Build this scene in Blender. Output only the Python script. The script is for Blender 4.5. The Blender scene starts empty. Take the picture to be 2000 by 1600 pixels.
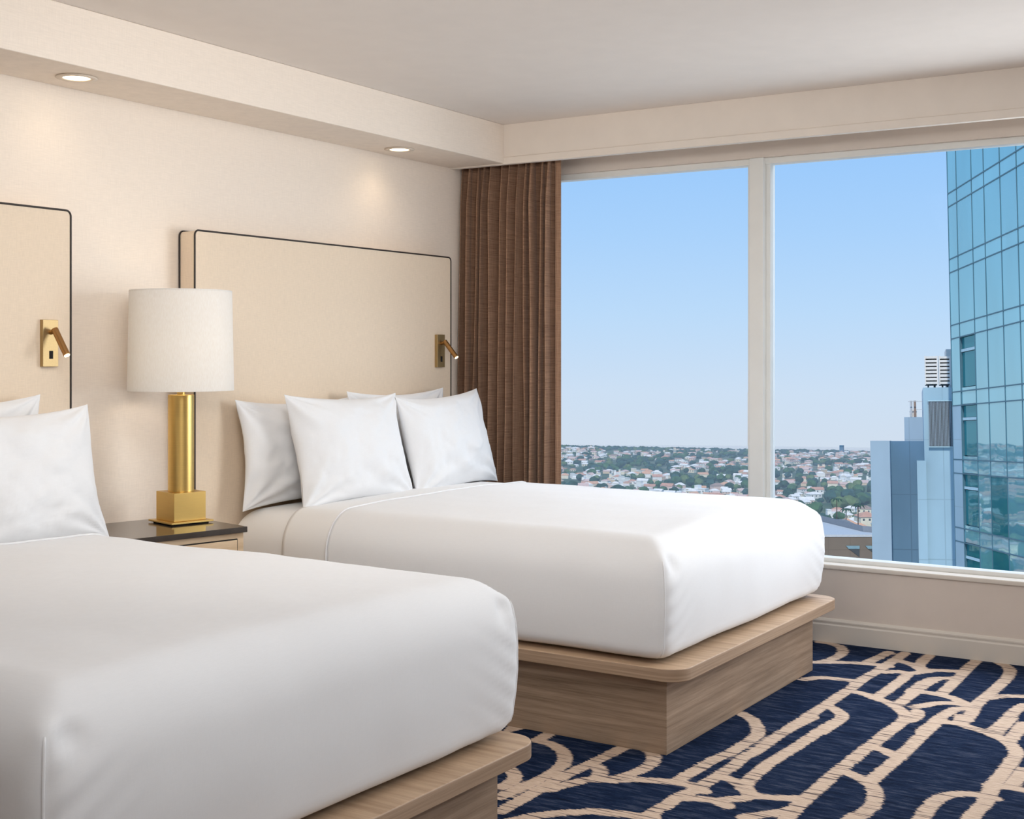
import bpy, bmesh, math, random
import numpy as np
from mathutils import Vector, Matrix, noise
random.seed(7)
C = bpy.context.scene.collection
R = math.radians

# ------------------------------------------------------------------ camera
H = 1.4
F, HOR = 2536.0, 690.0
A = math.atan2(1600, 2536)
SA, CA = math.sin(A), math.cos(A)
cam = bpy.data.cameras.new('camera')
cam.sensor_width = 36
cam.lens = F / 2000 * 36
cam.shift_y = -(800 - HOR) / 2000
cam.clip_start = .05
cam.clip_end = 9000
co = bpy.data.objects.new('camera', cam)
C.objects.link(co)
co.location = (0, 0, H)
co.rotation_euler = (R(90), 0, A - R(90))
bpy.context.scene.camera = co
FWD = Vector((CA, SA, 0))
RGT = Vector((SA, -CA, 0))


def floor_pt(x, y, z=0.0):
    r = (x - 1000) / F
    u = -(y - HOR) / F
    d = (r * SA + CA, -r * CA + SA)
    t = (z - H) / u
    return (d[0] * t, d[1] * t)


# ------------------------------------------------------------------ materials
def lin(c):
    out = []
    for v in c:
        v /= 255.0
        out.append(v / 12.92 if v <= .04045 else ((v + .055) / 1.055) ** 2.4)
    return tuple(out) + (1,)


class NT:
    def __init__(s, name):
        s.m = bpy.data.materials.new(name)
        s.m.use_nodes = True
        s.t = s.m.node_tree
        s.t.nodes.clear()
        s.out = s.t.nodes.new('ShaderNodeOutputMaterial')

    def n(s, kind, **kw):
        x = s.t.nodes.new('ShaderNode' + kind)
        for k, v in kw.items():
            if k in x.inputs.keys():
                x.inputs[k].default_value = v
            else:
                setattr(x, k, v)
        return x

    def l(s, a, b):
        s.t.links.new(a, b)


def coords(nt, scale=(1, 1, 1), src='Object'):
    tc = nt.n('TexCoord')
    mp = nt.n('Mapping')
    mp.inputs['Scale'].default_value = scale
    nt.l(tc.outputs[src], mp.inputs['Vector'])
    return mp.outputs['Vector']


def ramp(nt, fac, stops):
    r = nt.n('ValToRGB')
    e = r.color_ramp.elements
    while len(e) < len(stops):
        e.new(.5)
    for i, (p, c) in enumerate(stops):
        e[i].position = p
        e[i].color = c
    nt.l(fac, r.inputs['Fac'])
    return r.outputs['Color']


def mixc(nt, fac, a, b, mode='MIX'):
    m = nt.n('Mix', data_type='RGBA', blend_type=mode)
    for sock, v in ((m.inputs[0], fac), (m.inputs[6], a), (m.inputs[7], b)):
        if hasattr(v, 'is_linked'):
            nt.l(v, sock)
        else:
            sock.default_value = v
    return m.outputs[2]


def principled(nt, color, rough=.6, metal=0, bump=None, bstr=.1, bdist=.002, spec=.4, sheen=0):
    p = nt.n('BsdfPrincipled')
    p.inputs['Roughness'].default_value = rough
    p.inputs['Metallic'].default_value = metal
    p.inputs['Specular IOR Level'].default_value = spec
    if sheen:
        p.inputs['Sheen Weight'].default_value = sheen
    if hasattr(color, 'is_linked'):
        nt.l(color, p.inputs['Base Color'])
    else:
        p.inputs['Base Color'].default_value = color
    if bump is not None:
        b = nt.n('Bump', Strength=bstr, Distance=bdist)
        nt.l(bump, b.inputs['Height'])
        nt.l(b.outputs['Normal'], p.inputs['Normal'])
    nt.l(p.outputs[0], nt.out.inputs['Surface'])
    return p


def noise_n(nt, vec, scale=5, detail=3, rough=.5):
    x = nt.n('TexNoise', Scale=scale, Detail=detail, Roughness=rough)
    nt.l(vec, x.inputs['Vector'])
    return x.outputs['Fac']


def plain(name, c, rough=.6, metal=0, spec=.4, var=.06, scale=8):
    nt = NT(name)
    c = lin(c)
    f = noise_n(nt, coords(nt), scale)
    d = tuple(v * (1 - var) for v in c[:3]) + (1,)
    b = tuple(min(1, v * (1 + var)) for v in c[:3]) + (1,)
    col = ramp(nt, f, [(.3, d), (.7, b)])
    principled(nt, col, rough, metal, spec=spec)
    return nt.m


def linen(name, c, wx=(900, 900, 60), wz=(60, 60, 900), amt=.10, bstr=.12, rough=.85, sheen=0):
    """woven cloth: two crossed thread noises"""
    nt = NT(name)
    c = lin(c)
    f1 = noise_n(nt, coords(nt, wx), 1, 2)
    f2 = noise_n(nt, coords(nt, wz), 1, 2)
    ad = nt.n('Math', operation='ADD')
    nt.l(f1, ad.inputs[0])
    nt.l(f2, ad.inputs[1])
    hf = nt.n('Math', operation='MULTIPLY')
    nt.l(ad.outputs[0], hf.inputs[0])
    hf.inputs[1].default_value = .5
    lo = tuple(v * (1 - amt) for v in c[:3]) + (1,)
    hi = tuple(min(1, v * (1 + amt)) for v in c[:3]) + (1,)
    col = ramp(nt, hf.outputs[0], [(.32, lo), (.68, hi)])
    principled(nt, col, rough, bump=hf.outputs[0], bstr=bstr, bdist=.002, spec=.2, sheen=sheen)
    return nt.m


def wood(name, c1, c2, scale, rough=.5):
    nt = NT(name)
    f = noise_n(nt, coords(nt, scale), 1.6, 5, .6)
    f2 = noise_n(nt, coords(nt, tuple(s * 6 for s in scale)), 2, 3, .6)
    m = nt.n('Math', operation='MULTIPLY_ADD')
    nt.l(f2, m.inputs[0])
    m.inputs[1].default_value = .35
    nt.l(f, m.inputs[2])
    col = ramp(nt, m.outputs[0], [(.42, lin(c1)), (.85, lin(c2))])
    principled(nt, col, rough, bump=f2, bstr=.05, bdist=.001, spec=.3)
    return nt.m


def metal(name, c, rough=.28, aniso=None):
    nt = NT(name)
    f = noise_n(nt, coords(nt, aniso or (60, 60, 60)), 3, 2)
    c = lin(c)
    col = ramp(nt, f, [(.3, tuple(v * .93 for v in c[:3]) + (1,)), (.7, c)])
    principled(nt, col, rough, 1.0, bump=f, bstr=.02, bdist=.0005)
    return nt.m


def emit(name, c, s):
    nt = NT(name)
    e = nt.n('Emission', Strength=s)
    e.inputs['Color'].default_value = lin(c)
    nt.l(e.outputs[0], nt.out.inputs['Surface'])
    return nt.m


M = {}
M['wallpaper'] = linen('wall_linen', (234, 222, 209), (500, 500, 18), (25, 25, 420), .055, .10)
M['paint'] = plain('ceiling_paint', (230, 221, 213), .8, spec=.2, var=.015)
M['soffit'] = plain('soffit_paint', (236, 226, 215), .8, spec=.2, var=.02)
M['wallr'] = plain('wall_paint', (226, 214, 203), .8, spec=.2, var=.02)
M['trim'] = plain('trim_paint', (226, 218, 207), .45, var=.015)
M['frame'] = plain('window_frame_paint', (236, 236, 232), .4, var=.015)
M['hb'] = linen('headboard_cloth', (227, 209, 187), (420, 420, 30), (30, 30, 420), .06, .10)
M['pipe'] = plain('dark_piping', (44, 36, 32), .5)
M['white'] = linen('white_cotton', (228, 228, 229), (700, 700, 40), (40, 40, 700), .018, .03, .8, .15)
M['sheet'] = linen('white_sheet', (230, 228, 226), (900, 900, 60), (60, 60, 900), .01, .02, .8, .1)
M['wood'] = wood('grey_oak_panel', (120, 99, 80), (172, 148, 126), (.9, .9, 30))
M['woodtop'] = wood('grey_oak_slab', (158, 130, 104), (196, 168, 140), (22, 1.2, 22))
M['woodedge'] = wood('grey_oak_edge', (132, 108, 87), (178, 152, 128), (.8, .8, 70))
M['nswood'] = wood('light_oak', (190, 160, 126), (216, 190, 158), (2, 2, 26))
M['stone'] = plain('dark_stone_top', (62, 55, 50), .12, spec=.5, var=.1, scale=30)
M['gap'] = plain('shadow_gap_black', (20, 17, 15), .8)
M['brass'] = metal('brushed_brass', (222, 186, 112), .34, (4, 4, 300))
M['brass2'] = metal('satin_brass', (186, 162, 118), .5)
M['bronze'] = metal('aged_brass', (176, 134, 86), .36)
M['glow'] = emit('warm_lamp_glow', (255, 236, 200), 6)
M['glow2'] = emit('reading_light_glow', (255, 243, 196), 4)
M['ring'] = plain('downlight_ring_white', (216, 202, 186), .5)


def shade_mat():
    nt = NT('lampshade_linen')
    f = noise_n(nt, coords(nt, (500, 500, 60)), 1, 2)
    col = ramp(nt, f, [(.3, lin((243, 240, 236))), (.7, lin((250, 249, 247)))])
    d = nt.n('BsdfDiffuse')
    t = nt.n('BsdfTranslucent')
    nt.l(col, d.inputs['Color'])
    nt.l(col, t.inputs['Color'])
    mx = nt.n('MixShader', Fac=.45)
    nt.l(d.outputs[0], mx.inputs[1])
    nt.l(t.outputs[0], mx.inputs[2])
    nt.l(mx.outputs[0], nt.out.inputs['Surface'])
    return nt.m


def curtain_mat():
    nt = NT('brown_curtain_cloth')
    f1 = noise_n(nt, coords(nt, (8, 8, 330)), 1, 3, .6)
    f2 = noise_n(nt, coords(nt, (300, 300, 10)), 1, 2)
    ad = nt.n('Math', operation='MULTIPLY_ADD')
    nt.l(f2, ad.inputs[0])
    ad.inputs[1].default_value = .4
    nt.l(f1, ad.inputs[2])
    col = ramp(nt, ad.outputs[0], [(.45, lin((118, 87, 67))), (.92, lin((180, 143, 116)))])
    principled(nt, col, .75, bump=ad.outputs[0], bstr=.15, bdist=.002, spec=.25, sheen=.2)
    return nt.m


def glass_mat():
    nt = NT('window_glass')
    t = nt.n('BsdfTransparent')
    t.inputs['Color'].default_value = (.985, .99, .99, 1)
    g = nt.n('BsdfGlossy', Roughness=.0)
    fr = nt.n('Fresnel', IOR=1.06)
    mx = nt.n('MixShader')
    nt.l(fr.outputs[0], mx.inputs[0])
    nt.l(t.outputs[0], mx.inputs[1])
    nt.l(g.outputs[0], mx.inputs[2])
    nt.l(mx.outputs[0], nt.out.inputs['Surface'])
    return nt.m


def carpet_mat():
    nt = NT('patterned_carpet')
    at = nt.n('Attribute', attribute_name='band')
    # ragged weft edge: threads run across the bands (along world Y)
    e = noise_n(nt, coords(nt, (170, 9, 1)), 1, 3, .65)
    m = nt.n('Math', operation='MULTIPLY_ADD')
    nt.l(e, m.inputs[0])
    m.inputs[1].default_value = .046
    nt.l(at.outputs['Fac'], m.inputs[2])
    sub = nt.n('Math', operation='SUBTRACT')
    nt.l(m.outputs[0], sub.inputs[0])
    sub.inputs[1].default_value = .023
    mr = nt.n('MapRange')
    mr.inputs['From Min'].default_value = -.002
    mr.inputs['From Max'].default_value = .002
    nt.l(sub.outputs[0], mr.inputs['Value'])          # 0 in the band, 1 outside
    # navy pile, streaked along Y
    s1 = noise_n(nt, coords(nt, (50, 7, 1)), 1, 6, .75)
    navy = ramp(nt, s1, [(.32, lin((6, 14, 30))), (.50, lin((21, 36, 63))), (.76, lin((78, 84, 100)))])
    # beige pile with a few dark missing threads
    s2 = noise_n(nt, coords(nt, (95, 3.2, 1)), 1, 2, .55)
    slit = ramp(nt, s2, [(.37, (0, 0, 0, 1)), (.41, (1, 1, 1, 1))])
    s3 = noise_n(nt, coords(nt, (200, 30, 1)), 1, 2)
    bei = ramp(nt, s3, [(.3, lin((186, 162, 142))), (.7, lin((210, 188, 169)))])
    bei = mixc(nt, slit, lin((84, 74, 76)), bei)
    col = mixc(nt, mr.outputs[0], bei, navy)
    b = noise_n(nt, coords(nt, (300, 300, 1)), 1, 2)
    principled(nt, col, .95, bump=b, bstr=.5, bdist=.004, spec=.05)
    return nt.m


M['shade'] = shade_mat()
M['curtain'] = curtain_mat()
M['glass'] = glass_mat()
M['carpet'] = carpet_mat()


# ------------------------------------------------------------------ geometry helpers
class MB:
    def __init__(s):
        s.v, s.f, s.mi = [], [], []

    def add(s, vs, fs, mi=0):
        o = len(s.v)
        s.v += [tuple(p) for p in vs]
        s.f += [tuple(i + o for i in f) for f in fs]
        s.mi += [mi] * len(fs)
        return s

    def box(s, x0, x1, y0, y1, z0, z1, mi=0):
        vs = [(x, y, z) for z in (z0, z1) for y in (y0, y1) for x in (x0, x1)]
        fs = [(0, 2, 3, 1), (4, 5, 7, 6), (0, 1, 5, 4), (2, 6, 7, 3), (0, 4, 6, 2), (1, 3, 7, 5)]
        return s.add(vs, fs, mi)

    def prism(s, pts, z0, z1, mi=0):
        n = len(pts)
        vs = [(x, y, z0) for x, y in pts] + [(x, y, z1) for x, y in pts]
        fs = [tuple(range(n - 1, -1, -1)), tuple(range(n, 2 * n))]
        fs += [(i, (i + 1) % n, n + (i + 1) % n, n + i) for i in range(n)]
        return s.add(vs, fs, mi)

    def lathe(s, prof, seg=48, mi=0, close=False):
        vs, fs = [], []
        n = len(prof)
        for k in range(seg):
            a = 2 * math.pi * k / seg
            vs += [(r * math.cos(a), r * math.sin(a), z) for r, z in prof]
        for k in range(seg):
            k2 = (k + 1) % seg
            for i in range(n - 1 + (1 if close else 0)):
                j = (i + 1) % n
                fs.append((k * n + i, k2 * n + i, k2 * n + j, k * n + j))
        return s.add(vs, fs, mi)

    def tube(s, path, r, seg=10, closed=False, caps=True, mi=0):
        path = [Vector(p) for p in path]
        n = len(path)
        vs, fs = [], []
        up = None
        for i, p in enumerate(path):
            a = path[(i - 1) % n] if (closed or i > 0) else p
            b = path[(i + 1) % n] if (closed or i < n - 1) else p
            t = (b - a).normalized()
            if up is None:
                up = Vector((0, 0, 1)) if abs(t.z) < .9 else Vector((1, 0, 0))
            side = t.cross(up)
            if side.length < 1e-5:
                side = t.cross(Vector((0, 1, 0)))
            side.normalize()
            up = side.cross(t).normalized()
            rr = r[i] if isinstance(r, (list, tuple)) else r
            for k in range(seg):
                an = 2 * math.pi * k / seg
                vs.append(p + side * (rr * math.cos(an)) + up * (rr * math.sin(an)))
        m = n if closed else n - 1
        for i in range(m):
            j = (i + 1) % n
            for k in range(seg):
                k2 = (k + 1) % seg
                fs.append((i * seg + k, i * seg + k2, j * seg + k2, j * seg + k))
        if caps and not closed:
            fs.append(tuple(range(seg - 1, -1, -1)))
            fs.append(tuple((n - 1) * seg + k for k in range(seg)))
        return s.add(vs, fs, mi)

    def build(s, name, mat, parent=None, smooth=False, bevel=0, seg=2, loc=None, merge=False):
        me = bpy.data.meshes.new(name)
        me.from_pydata(s.v, [], s.f)
        mats = mat if isinstance(mat, (list, tuple)) else [mat]
        for m_ in mats:
            me.materials.append(m_)
        if len(mats) > 1:
            me.polygons.foreach_set('material_index', s.mi)
        bm = bmesh.new()
        bm.from_mesh(me)
        if merge:
            bmesh.ops.remove_doubles(bm, verts=bm.verts, dist=1e-5)
        bmesh.ops.recalc_face_normals(bm, faces=bm.faces)
        bm.to_mesh(me)
        bm.free()
        if smooth:
            me.polygons.foreach_set('use_smooth', [True] * len(me.polygons))
        o = bpy.data.objects.new(name, me)
        C.objects.link(o)
        if parent is not None:
            o.parent = parent
        if loc is not None:
            o.location = loc
        if bevel:
            b = o.modifiers.new('bevel', 'BEVEL')
            b.width = bevel
            b.segments = seg
            b.limit_method = 'ANGLE'
            b.angle_limit = R(40)
            for p in me.polygons:
                p.use_smooth = True
            w = o.modifiers.new('wn', 'WEIGHTED_NORMAL')
            w.keep_sharp = True
        return o


def tag(o, label=None, cat=None, group=None, kind=None):
    if label:
        o['label'] = label
    if cat:
        o['category'] = cat
    if group:
        o['group'] = group
    if kind:
        o['kind'] = kind
    return o


def empty(name, loc=(0, 0, 0), rz=0):
    o = bpy.data.objects.new(name, None)
    o.empty_display_size = .1
    o.location = loc
    o.rotation_euler = (0, 0, rz)
    C.objects.link(o)
    return o


def copy_tree(o, parent=None):
    c = o.copy()
    C.objects.link(c)
    if parent is not None:
        c.parent = parent
    for ch in list(o.children):
        copy_tree(ch, c)
    return c


def struct(o, label, cat='structure'):
    return tag(o, label, cat, kind='structure')


def rrect(w, d, r, seg=8, corners=(1, 1, 1, 1)):
    """rounded rectangle outline centred on 0, counter-clockwise from lower left"""
    pts = []
    for (cx, cy, a0), on in zip(((-w / 2, -d / 2, 180), (w / 2, -d / 2, 270), (w / 2, d / 2, 0), (-w / 2, d / 2, 90)), corners):
        if not on:
            pts.append((cx, cy))
            continue
        ox = cx + r if cx < 0 else cx - r
        oy = cy + r if cy < 0 else cy - r
        for k in range(seg + 1):
            a = R(a0 + 90 * k / seg)
            pts.append((ox + r * math.cos(a), oy + r * math.sin(a)))
    return pts


# ------------------------------------------------------------------ room shell
XL, XR, YF, YB, ZC = -1.1, 6.15, -2.2, 4.13, 2.635
ZS, YS, XV = 2.425, 3.78, 5.91          # soffit underside, soffit face, valance face

# carpet strokes: zoom-window origin (px), zoom factor, points; traced along the middle of each pale band
STROKES = [
    ((970, 1400), 8, [
        [(640, 370), (760, 300), (900, 225)],
        [(660, 375), (870, 440), (1000, 520), (1072, 620), (1040, 730), (940, 830), (760, 940), (560, 1035), (300, 1145), (60, 1255)],
        [(40, 745), (200, 820), (285, 925), (240, 1020), (150, 1070), (60, 1110)],
        [(2010, 470), (1700, 620), (1400, 765), (1150, 880), (900, 1000), (640, 1150), (380, 1300), (60, 1480)],
        [(1480, 740), (1590, 805), (1625, 890), (1560, 960), (1400, 985), (1200, 1035), (1000, 1085), (850, 1140)],
        [(1840, 1000), (1650, 985), (1480, 990)],
        [(200, 1640), (480, 1575), (900, 1515), (1250, 1490), (1550, 1480), (1800, 1505), (2050, 1530), (2300, 1565), (2440, 1590)],
    ]),
    ((1200, 1400), 8, [
        [(-60, 590), (100, 500), (250, 400)],
        [(420, 460), (560, 540), (618, 640), (560, 750), (380, 850), (150, 930), (-60, 990)],
        [(-60, 1000), (200, 985), (500, 990), (800, 1010), (1050, 1040), (1250, 1090), (1400, 1170)],
        [(1100, 1270), (1400, 1290), (1600, 1320), (1760, 1400)],
        [(1640, 930), (1820, 985), (1960, 1060), (2060, 1160), (2140, 1240)],
        [(2140, 1240), (2010, 1280), (1820, 1290), (1700, 1300)],
    ]),
    ((1420, 1400), 8, [
        [(220, -50), (400, 50), (480, 180), (480, 270), (420, 330), (250, 440), (80, 545), (-260, 700), (-460, 820), (-660, 930), (-800, 1020)],
        [(1340, 10), (1100, 125), (900, 230), (700, 360), (450, 540), (250, 640), (100, 770), (-60, 870), (-260, 1000), (-510, 1150), (-760, 1250), (-910, 1360), (-1060, 1440), (-1160, 1500), (-1250, 1570)],
        [(1780, 30), (1500, 190), (1250, 360), (1000, 520), (800, 640), (600, 770), (450, 900), (330, 1000), (280, 1080)],
        [(280, 1080), (350, 1180), (480, 1240), (700, 1262), (900, 1275), (1100, 1270)],
        [(2820, 20), (2690, 120), (2540, 230), (2360, 370), (2170, 500), (2000, 640), (1850, 755), (1650, 920), (1450, 1100), (1250, 1270), (1100, 1400), (980, 1530), (920, 1620)],
        [(280, 1575), (550, 1530), (850, 1490), (1060, 1430)],
        [(2010, 1540), (1920, 1610)],
    ]),
    ((1650, 1400), 8, [
        [(1500, 30), (1320, 190), (1150, 340), (1000, 490), (880, 600), (780, 690), (650, 800), (500, 920), (420, 1000)],
        [(480, 480), (620, 530), (760, 600), (850, 650)],
        [(-20, 850), (150, 920), (300, 990), (400, 1060), (460, 1140), (480, 1250), (450, 1370), (330, 1480), (200, 1570), (100, 1640)],
        [(1180, 1610), (1290, 1450), (1420, 1315), (1600, 1232), (1800, 1205), (2000, 1210), (2200, 1240), (2330, 1280)],
        [(1840, -10), (1790, 90)],
    ]),
    ((1800, 1400), 8, [
        [(340, 80), (600, 120), (800, 180), (1000, 240), (1150, 300), (1300, 370), (1430, 470), (1480, 560), (1440, 650), (1350, 780), (1230, 930), (1130, 1060), (1060, 1200), (980, 1360), (880, 1450), (790, 1560), (740, 1640)],
        [(1400, 20), (1250, 170), (1150, 260)],
        [(1620, 110), (1480, 250), (1390, 370)],
        [(1620, 830), (1510, 950), (1400, 1070)],
        [(1070, 1080), (1300, 1095), (1450, 1115), (1640, 1160)],
    ]),
    ((1580, 1240), 8, [
        [(1500, 290), (1250, 450), (1050, 575), (850, 690), (680, 820), (520, 925), (350, 1040), (150, 1165), (0, 1265), (-200, 1395), (-420, 1540)],
        [(170, 115), (330, 135), (480, 185), (535, 250), (480, 320), (350, 385), (200, 425)],
        [(100, 430), (500, 432), (800, 445), (1050, 465), (1250, 495)],
        [(-80, 700), (100, 675), (250, 672), (450, 692), (620, 712), (740, 735)],
        [(290, 1110), (420, 1170), (515, 1260), (470, 1340), (300, 1450), (180, 1530)],
        [(640, 870), (850, 925), (1050, 995), (1250, 1065), (1390, 1150), (1500, 1240), (1510, 1310), (1400, 1400), (1250, 1500), (1100, 1620)],
        [(1250, 275), (1100, 350), (920, 425)],
        [(1880, 325), (1760, 430), (1730, 490), (1800, 560)],
        [(1400, 400), (1550, 445), (1680, 500), (1760, 550)],
        [(1180, 585), (1400, 575), (1560, 605), (1720, 588), (1860, 572)],
        [(1530, 640), (1400, 740), (1280, 830), (1130, 930), (1060, 975)],
        [(1960, 700), (1800, 790), (1650, 900), (1500, 1010), (1400, 1080)],
    ]),
    ((1780, 1250), 8.889, [
        [(1120, 370), (1000, 475), (880, 595), (750, 725), (620, 850), (520, 930)],
        [(60, 575), (200, 555), (330, 530), (500, 530), (700, 540), (800, 545)],
        [(-10, 900), (60, 860), (200, 755), (350, 685), (480, 668), (640, 668)],
        [(100, 905), (300, 915), (500, 955), (700, 1005), (850, 1065), (960, 1115), (1080, 1130)],
        [(1520, 390), (1670, 470), (1712, 560), (1670, 650), (1560, 760), (1430, 880), (1300, 985), (1170, 1085), (1080, 1180), (1040, 1280), (930, 1420)],
        [(1340, 1010), (1500, 985), (1700, 975), (1990, 985)],
        [(1980, 1130), (1800, 1235), (1700, 1335), (1600, 1440), (1440, 1560)],
        [(60, 1165), (200, 1145), (350, 1112), (550, 1095), (750, 1105), (960, 1135)],
        [(980, 1195), (800, 1195), (650, 1255), (500, 1350), (350, 1475), (180, 1600)],
        [(110, 1240), (100, 1320), (-20, 1400)],
    ]),
]


def catmull(pts, k=5):
    if len(pts) < 3:
        return pts
    out = []
    P = [pts[0]] + list(pts) + [pts[-1]]
    for i in range(1, len(P) - 2):
        p0, p1, p2, p3 = (np.array(P[i + j], float) for j in (-1, 0, 1, 2))
        for t in np.linspace(0, 1, k, endpoint=False):
            out.append(tuple(.5 * (2 * p1 + (p2 - p0) * t + (2 * p0 - 5 * p1 + 4 * p2 - p3) * t * t + (3 * p1 - p0 - 3 * p2 + p3) * t ** 3)))
    out.append(tuple(pts[-1]))
    return out


def build_floor():
    segs = []
    for (ox, oy), s, lines in STROKES:
        for ln in lines:
            w = [floor_pt(ox + x / s, oy + y / s) for x, y in ln]
            w = catmull(w)
            segs += [(*a, *b) for a, b in zip(w[:-1], w[1:])]
    segs = np.array(segs)
    st = .0125
    xs = np.arange(XL, XR + .15 + st, st)
    ys = np.arange(YF, YB + .05 + st, st)
    X, Y = np.meshgrid(xs, ys)
    # outside the traced patch the woven pattern repeats, mirrored
    x0, x1, y0, y1 = 3.75, 5.55, 1.22, 1.90

    def fold(v, a, b):
        t = np.mod(v - a, 2 * (b - a))
        return a + np.where(t > (b - a), 2 * (b - a) - t, t)
    fw_, rt_ = X * CA + Y * SA, X * SA - Y * CA
    fs_ = np.maximum(fw_, .1)
    px_, py_ = 1000 + F * rt_ / fs_, HOR + F * H / fs_
    seen = (fw_ > .5) & (px_ > 965) & (px_ < 2012) & (py_ < 1612) & (Y < 2.5)
    QX, QY = np.where(seen, X, fold(X, x0, x1)).ravel(), np.where(seen, Y, fold(Y, y0, y1)).ravel()
    d = np.full(QX.shape, 9.0)
    for ax, ay, bx, by in segs:
        dx, dy = bx - ax, by - ay
        L = dx * dx + dy * dy + 1e-12
        m = (QX > min(ax, bx) - .12) & (QX < max(ax, bx) + .12) & (QY > min(ay, by) - .12) & (QY < max(ay, by) + .12)
        if not m.any():
            continue
        px, py = QX[m] - ax, QY[m] - ay
        t = np.clip((px * dx + py * dy) / L, 0, 1)
        d[m] = np.minimum(d[m], np.hypot(px - t * dx, py - t * dy))
    d = np.minimum(d, .12) - .0262
    nx, ny = len(xs), len(ys)
    vs = np.stack([X.ravel(), Y.ravel(), np.zeros(nx * ny)], 1)
    i = np.arange(nx * ny).reshape(ny, nx)
    q = np.stack([i[:-1, :-1], i[:-1, 1:], i[1:, 1:], i[1:, :-1]], -1).reshape(-1, 4)
    me = bpy.data.meshes.new('floor')
    me.from_pydata(vs.tolist(), [], q.tolist())
    a = me.attributes.new('band', 'FLOAT', 'POINT')
    a.data.foreach_set('value', d.astype(np.float32))
    me.materials.append(M['carpet'])
    o = bpy.data.objects.new('floor', me)
    C.objects.link(o)
    return o


struct(build_floor(), 'navy carpet woven with pale beige interlocking arches and bands', 'floor')
struct(MB().box(XL, XR + .15, YF, YB + .05, ZC, ZC + .08).build('ceiling', M['paint']), 'plain smooth off-white ceiling', 'ceiling')
struct(MB().box(XL, XR + .2, YB, YB + .08, 0, ZC).build('wall_back', M['wallpaper']), 'cream linen-textured wall behind the headboards', 'wall')
struct(MB().box(XL - .08, XL, YF, YB, 0, ZC).build('wall_left', M['paint']), 'plain side wall out of frame', 'wall')
struct(MB().box(XL, XR + .15, YF - .08, YF, 0, ZC).build('wall_front', M['paint']), 'plain wall behind the viewpoint', 'wall')
WY0, WY1, WZ0, WZ1 = -1.9, 3.76, .375, 2.385
wr = MB()
wr.box(XR, XR + .15, YF, YB, 0, WZ0 - .022)
wr.box(XR + .04, XR + .15, YF, YB, WZ1, ZC)
wr.box(XR, XR + .15, WY1, YB, WZ0 - .022, WZ1)
wr.box(XR, XR + .15, YF, WY0, WZ0 - .022, WZ1)
struct(wr.build('wall_right', M['wallr']), 'beige painted wall below and around the big window', 'wall')
struct(MB().box(XL, XV + .0, YS, YB, ZS, ZC).build('trim_1', [M['wallpaper']], bevel=.004), 'dropped cream soffit box running above the headboards', 'soffit')
va = MB().box(XV, XV + .03, YF, YB, 2.458, ZC).box(XV - .004, XV + .03, YF, YB, 2.42, 2.4575)
struct(va.build('trim_2', M['soffit'], bevel=.0015), 'plain cream valance board hiding the curtain track', 'valance')


def baseboard(name, horizontal, a, b, at, label):
    prof = [(0, 0), (.016, 0), (.016, .083), (.012, .089), (.012, .094), (.014, .098), (.014, .104), (.008, .112), (0, .115)]
    m = MB()
    n = len(prof)
    vs = []
    for e in (a, b):
        for t, z in prof:
            vs.append((e, at - t, z) if horizontal else (at - t, e, z))
    fs = [(i, (i + 1) % n, n + (i + 1) % n, n + i) for i in range(n)] + [tuple(range(n)), tuple(range(2 * n - 1, n - 1, -1))]
    m.add(vs, fs)
    struct(m.build(name, M['trim']), label, 'baseboard')


baseboard('baseboard_right', False, YF, YB - .02, XR, 'cream moulded baseboard under the window')
baseboard('baseboard_back', True, XL, XR - .02, YB, 'cream moulded baseboard behind the beds')

# ------------------------------------------------------------------ window
win = empty('window_1', (XR, (WY0 + WY1) / 2, WZ0))
struct(win, 'wide white framed window of two tall panes over the city', 'window')


def wpart(name, mb, mat, bevel=.003):
    o = mb.build(name, mat, win, bevel=bevel)
    o.matrix_parent_inverse = Matrix.Translation(-Vector(win.location))
    return o


fx0, fx1 = 6.215, 6.285
wpart('window_frame', MB().box(fx0, fx1, WY0, WY1, WZ1 - .032, WZ1).box(fx0, fx1, WY0, WY1, WZ0, WZ0 + .022)
      .box(fx0, fx1, WY1 - .04, WY1, WZ0 + .02, WZ1 - .03).box(fx0, fx1, WY0, WY0 + .04, WZ0 + .02, WZ1 - .03), M['frame'])
mu = MB().box(6.185, 6.31, 2.412, 2.486, WZ0 + .001, WZ1 - .001)
wpart('mullion', mu, M['frame'])
wpart('sash_strip', MB().box(6.222, 6.29, 2.486, 2.508, WZ0 + .02, WZ1 - .03), M['frame'])
wpart('sash_strip', MB().box(6.222, 6.29, 2.388, 2.412, WZ0 + .02, WZ1 - .03), M['frame'])
wpart('sash_clip', MB().box(6.214, 6.224, 2.488, 2.506, .93, 1.20), M['frame'], .001)
mu = MB().box(6.185, 6.31, -.2, -.12, WZ0 + .001, WZ1 - .001)
wpart('mullion', mu, M['frame'])
for a, b in ((2.508, WY1 - .04), (-.12, 2.388), (WY0 + .04, -.2)):
    wpart('glass_pane', MB().box(6.250, 6.258, a - .004, b + .004, WZ0 + .018, WZ1 - .028), M['glass'], 0)
sl = MB().box(6.136, 6.215, WY0, WY1, WZ0 - .022, WZ0 + .002)
wpart('window_sill', sl, M['trim'], .006)

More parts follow.
